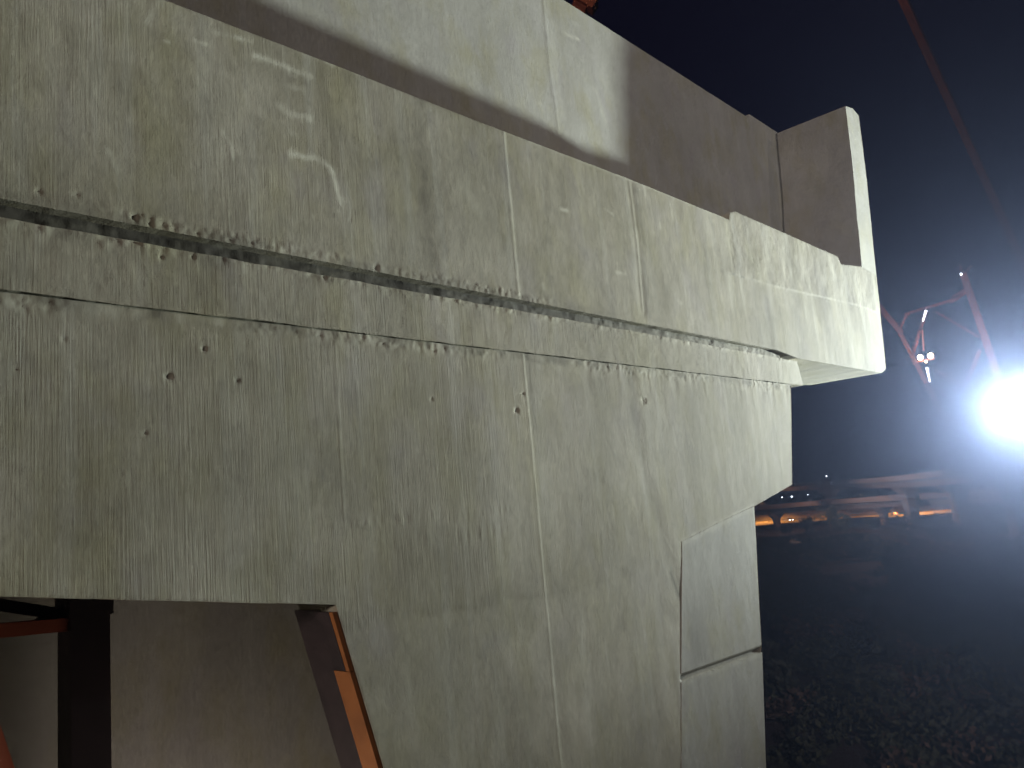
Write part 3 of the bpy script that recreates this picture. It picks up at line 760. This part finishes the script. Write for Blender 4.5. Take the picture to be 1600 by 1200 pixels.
# ---- lamps far away
def make_lamp(label, top, mat, rad, hgt=None):
    zb = gz(top.x, top.y) if hgt is None else top.z - hgt
    e = empty('street_lamp', (top.x, top.y, zb)); tag(e, label, 'street lamp', 'distant street lamps')
    h = top.z - zb
    bm = bmesh.new(); tube(bm, [(0, 0, 0), (0, 0, h - .3), (0, 0, h + .12)], [.10, .07, .06], 8); obj('pole', bm, M_GALV, e)
    bm = bmesh.new(); tube(bm, [(0, 0, h + .10), (-.45, -.25, h + .2)], .05, 6); obj('arm', bm, M_GALV, e)
    bm = bmesh.new(); bmesh.ops.create_icosphere(bm, subdivisions=2, radius=rad)
    l = obj('lens', bm, mat, e, True); l.location = (-.45, -.25, h)
    return e
make_lamp('small orange street lamp at the bottom edge below the vegetation', at(1388, 1198, 34), M_SOD, .06)
make_lamp('cool white street lamp nearest the pier edge, left of a brighter pair mate', at(1222, 777, 520), M_COOL, .42)
make_lamp('brightest cool white street lamp of three near the pier', at(1237, 776, 520), M_COOL, .55)
make_lamp('dim cool street lamp beside a dark column under the high viaduct', at(1262, 773, 520), M_COOL, .30)
make_lamp('pale street lamp standing on the high viaduct deck', at(1291, 744, 292), M_COOL, .22, 3.0)

# ------------------------------------------------------------------ vegetation
def leaves(bm, cx, cy, z0, rx_, rz_, n, size, r):
    blobs = [(r.gauss(0, .45), r.gauss(0, .45), r.uniform(.15, .85), r.uniform(.35, .6)) for _ in range(7)]
    for _ in range(n):
        bx, by, bz, br = r.choice(blobs)
        v = Vector((r.gauss(0, 1), r.gauss(0, 1), r.gauss(0, 1))).normalized() * br * r.uniform(.6, 1.05)
        c = Vector((cx + (bx + v.x) * rx_, cy + (by + v.y) * rx_, z0 + max(.02, bz + v.z * .6) * rz_))
        a = Vector((r.gauss(0, 1), r.gauss(0, 1), r.gauss(0, .7))).normalized(); b = a.cross(Vector((r.gauss(0, 1), r.gauss(0, 1), r.gauss(0, 1)))).normalized()
        s = size * r.uniform(.6, 1.3)
        bm.faces.new([bm.verts.new(c + a * s), bm.verts.new(c + b * s * .55), bm.verts.new(c - a * s), bm.verts.new(c - b * s * .55)])
R = random.Random(11)
for part, mat, count in (('undergrowth', M_LEAF, 260), ('undergrowth', M_LEAF2, 110)):
    bm = bmesh.new()
    for k in range(count):
        px = R.uniform(1150, 1680); dist = 42 * (205 / 42) ** R.random()
        q = at(px, 900, dist); z = gz(q.x, q.y)
        big = R.uniform(1.2, 3.0) * (.6 + dist / 160)
        leaves(bm, q.x, q.y, z - .2, big, big * R.uniform(.6, 1.1), 260, .13 + dist / 420, R)
    o = obj(part, bm, mat); tag(o, 'dense dark scrub covering the slope below the pier' if mat is M_LEAF else 'patches of dry brownish scrub among the dark bushes', None, None, 'stuff')
TREES = [(1235, 838, 250, 4.0, 'round dark bush tree closest to the pier against the orange road'), (1262, 834, 245, 5.5, 'pointed dark tree beside the ramp column in front of the orange road'),
         (1300, 836, 240, 8.5, 'tallest dark tree hiding the road between its two lit stretches'), (1328, 830, 235, 6.5, 'narrow dark tree at the left end of the longer lit road stretch'),
         (1362, 832, 232, 4.0, 'low dark tree under the longer lit road stretch'), (1425, 836, 200, 6.5, 'dark tree standing at the foot of the tall viaduct column'),
         (1470, 842, 190, 7.0, 'spreading dark tree between the column and the glare'), (1540, 845, 180, 7.5, 'dark tree directly below the floodlight glare')]
for px, py, dist, hgt, lab in TREES:
    q = at(px, py, dist); z = gz(q.x, q.y)
    e = empty('tree', (q.x, q.y, z - .1)); tag(e, lab, 'tree', 'trees along the freeway')
    bm = bmesh.new(); tube(bm, [(0, 0, 0), (.1, .05, hgt * .35), (.0, .1, hgt * .75)], [.22, .15, .05], 8)
    for _ in range(5):
        t = R.uniform(.3, .65); an = R.uniform(0, 6.3); tube(bm, [(.05, .05, hgt * t), (math.cos(an) * hgt * .25, math.sin(an) * hgt * .25, hgt * (t + .2))], [.08, .03], 6)
    obj('trunk', bm, M_BARK, e)
    bm = bmesh.new(); leaves(bm, 0, 0, hgt * .18, hgt * .42, hgt * .85, 520, .38, R); obj('crown', bm, M_LEAF, e)

# ------------------------------------------------------------------ night air, sky, camera
bm = bmesh.new(); box(bm, -2050, 2050, -2050, 2050, GROUND - 4, 75)
hm = bpy.data.materials.new('night_haze'); hm.use_nodes = True; nt = hm.node_tree
nt.nodes.remove(nt.nodes['Principled BSDF'])
pv = nt.nodes.new('ShaderNodeVolumePrincipled'); pv.inputs['Color'].default_value = (.50, .61, 1.0, 1)
pv.inputs['Density'].default_value = .00098; pv.inputs['Anisotropy'].default_value = .89
nt.links.new(pv.outputs['Volume'], nt.nodes['Material Output'].inputs['Volume'])
hm.cycles.volume_sampling = 'EQUIANGULAR'
hz_o = obj('haze', bm, hm); tag(hz_o, 'thin bluish night haze glowing round the floodlight', None, None, 'stuff')

w = bpy.data.worlds.new('World'); scene.world = w; w.use_nodes = True
nt = w.node_tree; bg = nt.nodes['Background']
sky = nt.nodes.new('ShaderNodeTexSky'); sky.sky_type = 'NISHITA'; sky.sun_disc = False
sky.sun_elevation = math.radians(-9); sky.sun_rotation = math.radians(200)
addc = nt.nodes.new('ShaderNodeMix'); addc.data_type = 'RGBA'; addc.blend_type = 'ADD'; addc.inputs[0].default_value = 1
nt.links.new(sky.outputs['Color'], addc.inputs[6]); addc.inputs[7].default_value = (.022, .016, .055, 1)
nt.links.new(addc.outputs[2], bg.inputs['Color']); bg.inputs['Strength'].default_value = .1

cam = bpy.data.cameras.new('Camera'); cam.sensor_width = 36; cam.lens = F / 1600 * 36; cam.clip_end = 6000; cam.clip_start = .05
co = link(bpy.data.objects.new('Camera', cam))
xr = W @ np.array([1, 0, 0]); yu = W @ np.array([0, -1, 0]); zb = W @ np.array([0, 0, -1])
co.matrix_world = Matrix(((xr[0], yu[0], zb[0], 0), (xr[1], yu[1], zb[1], 0), (xr[2], yu[2], zb[2], 0), (0, 0, 0, 1)))
scene.camera = co
scene.view_settings.view_transform = 'Standard'; scene.view_settings.look = 'None'
scene.view_settings.exposure = 0; scene.view_settings.gamma = 1
scene.cycles.use_denoising = True; scene.cycles.denoising_input_passes = 'RGB'
scene.cycles.max_bounces = 6; scene.cycles.volume_bounces = 0
scene.cycles.sample_clamp_indirect = 4
